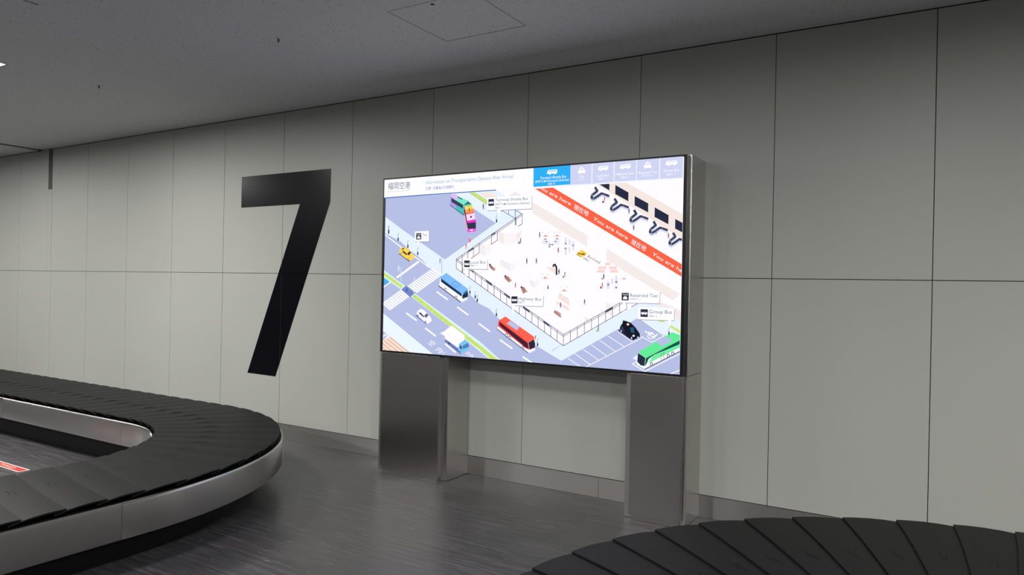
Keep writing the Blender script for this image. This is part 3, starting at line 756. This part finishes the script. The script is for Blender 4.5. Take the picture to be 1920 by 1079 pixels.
    for px, py, c1, c2, bag in ((979, 457, (90, 130, 220), (60, 50, 70), (180, 30, 50)), (1015, 446, (60, 120, 200), (40, 60, 110), None), (1050, 475, (190, 30, 70), (110, 90, 110), None), (1009, 495, (120, 60, 100), (60, 90, 190), None), (991, 495, (80, 80, 110), (50, 50, 70), None),
                                (1051.5, 515, (40, 40, 50), (30, 30, 40), None), (1062.5, 521, (200, 130, 180), (240, 120, 100), (60, 160, 90)), (1031, 546, (60, 60, 90), (240, 230, 240), None), (970, 541, (226, 90, 140), (226, 120, 150), None), (1135.5, 524, (60, 64, 120), (60, 60, 90), (150, 150, 170)),
                                (1133, 541, (240, 110, 70), (240, 110, 70), (60, 60, 60)), (1100, 572, (50, 80, 180), (60, 150, 210), None), (1055, 578, (70, 90, 170), (50, 60, 110), None), (1126, 622, (110, 130, 170), (60, 80, 110), (200, 180, 120)), (1008, 640, (236, 110, 90), (240, 210, 180), None), (909, 393, (110, 60, 80), (60, 60, 90), None),
                                (1136, 381, (236, 110, 130), (236, 120, 160), (70, 40, 60)), (1182, 402, B_, B_, None), (1191, 433, (50, 60, 130), (70, 80, 110), None), (1233, 441, (120, 110, 200), (200, 170, 220), None), (1256, 448, (180, 60, 60), (70, 70, 90), None), (877, 468, (240, 120, 120), (240, 150, 130), None), (828, 496, (190, 140, 170), (190, 190, 220), None)):
        person(px, py, c1, c2, bag)
    # callout labels
    def label(z, box, icon, kind, lines, tip=None):
        k = CR[z][2]
        poly(z, [(a+.9*k, b+1.2*k) for a, b in box], (150, 152, 186))
        if tip: poly(z, tip, WHITE)
        poly(z, box, WHITE); poly(z, icon, NAVY)
        (x0, y0), (x1, y1), (x2, y2), (x3, y3) = icon
        def q(u, v): return (x0+(x1-x0)*u+(x3-x0)*v, y0+(y1-y0)*u+(y3-y0)*v)
        if kind == 'bus':
            poly(z, [q(.12, .38), q(.9, .38), q(.9, .66), q(.78, .66), q(.72, .76), q(.64, .66), q(.38, .66), q(.32, .76), q(.24, .66), q(.08, .66), q(.08, .5)], WHITE)
            for u in (.24, .4, .56, .72): poly(z, [q(u, .44), q(u+.1, .44), q(u+.1, .52), q(u, .52)], NAVY)
        else:
            text(z, 'TAXI', q(.1, .32), q(.9, .32), (0, (y0-y3)*.2), WHITE)
            poly(z, [q(.3, .55), q(.4, .42), q(.6, .42), q(.7, .55), q(.8, .65), q(.8, .85), q(.2, .85), q(.2, .65)], WHITE)
            poly(z, [q(.38, .55), q(.43, .48), q(.57, .48), q(.62, .55)], NAVY); disc(z, q(.32, .7), .6*k, .6*k, NAVY, 6); disc(z, q(.68, .7), .6*k, .6*k, NAVY, 6)
        for body, a, b, h, cc in lines: text(z, body, a, b, (0, -h), cc)
    T1 = (96, 98, 136); T2 = (66, 68, 98)
    label('B', [(140, 795), (875, 755), (875, 975), (145, 1003)], [(165, 820), (256, 815), (256, 925), (165, 930)], 'bus',
          [('Terminal Shuttle Bus', (278, 858), (812, 832), 50, T1), ("(INT'L⇔Domestic,Subway)", (270, 924), (845, 898), 44, T1), ('連絡バス', (275, 975), (375, 970), 26, T2)], [(300, 960), (390, 960), (330, 1110)])
    label('D', [(670, 35), (890, 25), (890, 190), (670, 190)], [(690, 60), (770, 58), (770, 157), (690, 162)], 'taxi', [('Taxi', (788, 108), (860, 104), 44, T1), ('タクシー', (786, 150), (866, 146), 18, T2)], [(700, 180), (735, 180), (712, 260)])
    label('I', [(590, 50), (975, 48), (975, 208), (590, 205)], [(613, 72), (698, 72), (698, 176), (613, 176)], 'bus', [('Local Bus', (714, 125), (948, 122), 50, T1), ('路線バス', (715, 165), (812, 165), 24, T2)], [(620, 190), (665, 190), (640, 400)])
    label('M', [(5, 500), (427, 500), (418, 640), (0, 625)], [(20, 513), (97, 513), (97, 602), (20, 602)], 'bus', [('Highway Bus', (107, 561), (400, 568), 40, T1), ('高速バス', (107, 600), (188, 602), 22, T2)], [(20, 610), (62, 610), (45, 780)])
    label('N', [(90, 45), (880, 70), (865, 315), (85, 298)], [(105, 100), (250, 102), (247, 256), (103, 252)], 'taxi', [('Reserved Taxi', (275, 186), (835, 193), 74, T1), ('予約タクシー', (275, 248), (518, 250), 34, T2)], [(120, 280), (185, 280), (148, 510)])
    label('N', [(440, 390), (1170, 418), (1163, 660), (435, 635)], [(488, 432), (637, 435), (635, 592), (487, 585)], 'bus', [('Group Bus', (664, 516), (1122, 525), 76, T1), ('団体バス', (660, 588), (828, 592), 36, T2)], [(1040, 640), (1110, 645), (1068, 780)])
    # header
    poly('X', [(722, 335), (1006, 313), (1004, 353.4), (933, 358.5), (720, 371.5)], (250, 251, 255))
    line('X', [(723, 371.3), (800, 365.6), (933, 357)], 1.4, (62, 108, 182))
    text('A', 'Information on Transportation Options After Arrival.', (640, 418), (1695, 345), (0, -46), (140, 174, 204))
    text('A', '空港ご到着後の交通案内', (643, 486), (975, 464), (0, -32), (98, 112, 176))
    text('A', '福岡空港', (190, 474), (456, 460), (0, -66), (92, 96, 128)); text('A', 'FUKUOKA AIRPORT', (190, 513), (456, 494), (0, -11), (150, 150, 175))
    TAB = (204, 208, 238)
    poly('X', [(1002, 313), (1286, 291), (1286, 336.5), (1003, 355)], (238, 242, 255))
    tabs = [([(903, 290), (1508, 250), (1505, 582), (902, 622)], 'B', (46, 172, 242)), ([(22, 195), (300, 178), (298, 466), (18, 480)], 'C', TAB), ([(312, 178), (592, 158), (590, 440), (310, 466)], 'C', TAB), ([(604, 158), (892, 138), (888, 424), (600, 438)], 'C', TAB), ([(903, 135), (1197, 112), (1193, 406), (898, 422)], 'C', TAB), ([(1210, 112), (1535, 86), (1530, 388), (1205, 404)], 'C', TAB)]
    for p, z, c_ in tabs: poly(z, p, c_)
    def ibus(z, x, y, w_, h_, bg):
        sk = -.075
        def q(u, v): return (x+u*w_, y+v*h_+sk*u*w_)
        poly(z, [q(.1, 0), q(1, 0), q(1, .7), q(.86, .7), q(.78, 1), q(.68, .72), q(.36, .72), q(.3, .98), q(.2, .75), q(0, .72), q(0, .45)], WHITE)
        for u in (.22, .4, .58, .76): poly(z, [q(u, .16), q(u+.12, .16), q(u+.12, .36), q(u, .36)], bg)
    def itaxi(z, x, y, w_, h_, bg):
        def q(u, v): return (x+u*w_, y+v*h_-.075*u*w_)
        poly(z, [q(.38, 0), q(.6, 0), q(.66, .14), q(.8, .18), q(.92, .5), q(1, .6), q(1, .85), q(.9, .86), q(.86, 1), q(.78, .88), q(.22, .88), q(.16, 1), q(.08, .86), q(0, .85), q(0, .6), q(.1, .5), q(.2, .18), q(.32, .14)], WHITE)
        poly(z, [q(.26, .26), q(.74, .26), q(.8, .42), q(.2, .42)], bg); disc(z, q(.2, .62), w_*.06, w_*.06, bg, 6); disc(z, q(.8, .62), w_*.06, w_*.06, bg, 6)
    BL = (46, 172, 242)
    ibus('B', 1125, 350, 165, 85, BL)
    text('B', 'Terminal Shuttle Bus', (1012, 500), (1440, 470), (0, -44), WHITE); text('B', "(INT'L⇔Domestic,Subway)", (935, 556), (1480, 520), (0, -40), WHITE); text('B', '連絡バス', (1140, 590), (1265, 580), (0, -28), WHITE)
    itaxi('C', 118, 248, 98, 92, TAB); text('C', 'Taxi', (140, 392), (200, 388), (0, -36), WHITE); text('C', 'タクシー', (118, 426), (215, 420), (0, -18), WHITE)
    ibus('C', 385, 240, 135, 66, TAB); text('C', 'Local Bus', (365, 378), (528, 368), (0, -32), WHITE); text('C', '路線バス', (392, 414), (500, 407), (0, -20), WHITE)
    ibus('C', 675, 218, 140, 66, TAB); text('C', 'Highway Bus', (622, 356), (858, 342), (0, -32), WHITE); text('C', '高速バス', (685, 397), (795, 390), (0, -22), WHITE)
    itaxi('C', 992, 182, 102, 92, TAB); text('C', 'Reserved Taxi', (925, 340), (1170, 328), (0, -34), WHITE); text('C', '予約タクシー', (962, 378), (1135, 366), (0, -20), WHITE)
    ibus('C', 1280, 172, 155, 70, TAB); text('C', 'Group Bus', (1252, 314), (1460, 300), (0, -34), WHITE); text('C', '団体バス', (1295, 360), (1420, 352), (0, -24), WHITE)
screen()
me = D.meshes.new('screen_image'); me.from_pydata(SV, [], SF); me.update(); me.materials.append(EM)
ca = me.color_attributes.new('Col', 'FLOAT_COLOR', 'CORNER')
buf = []
for p_, c in zip(me.polygons, SCOL): buf += list((*c, 1.0))*p_.loop_total
ca.data.foreach_set('color', buf)
so = D.objects.new('screen_image', me); COL.objects.link(so); so.parent = DISP
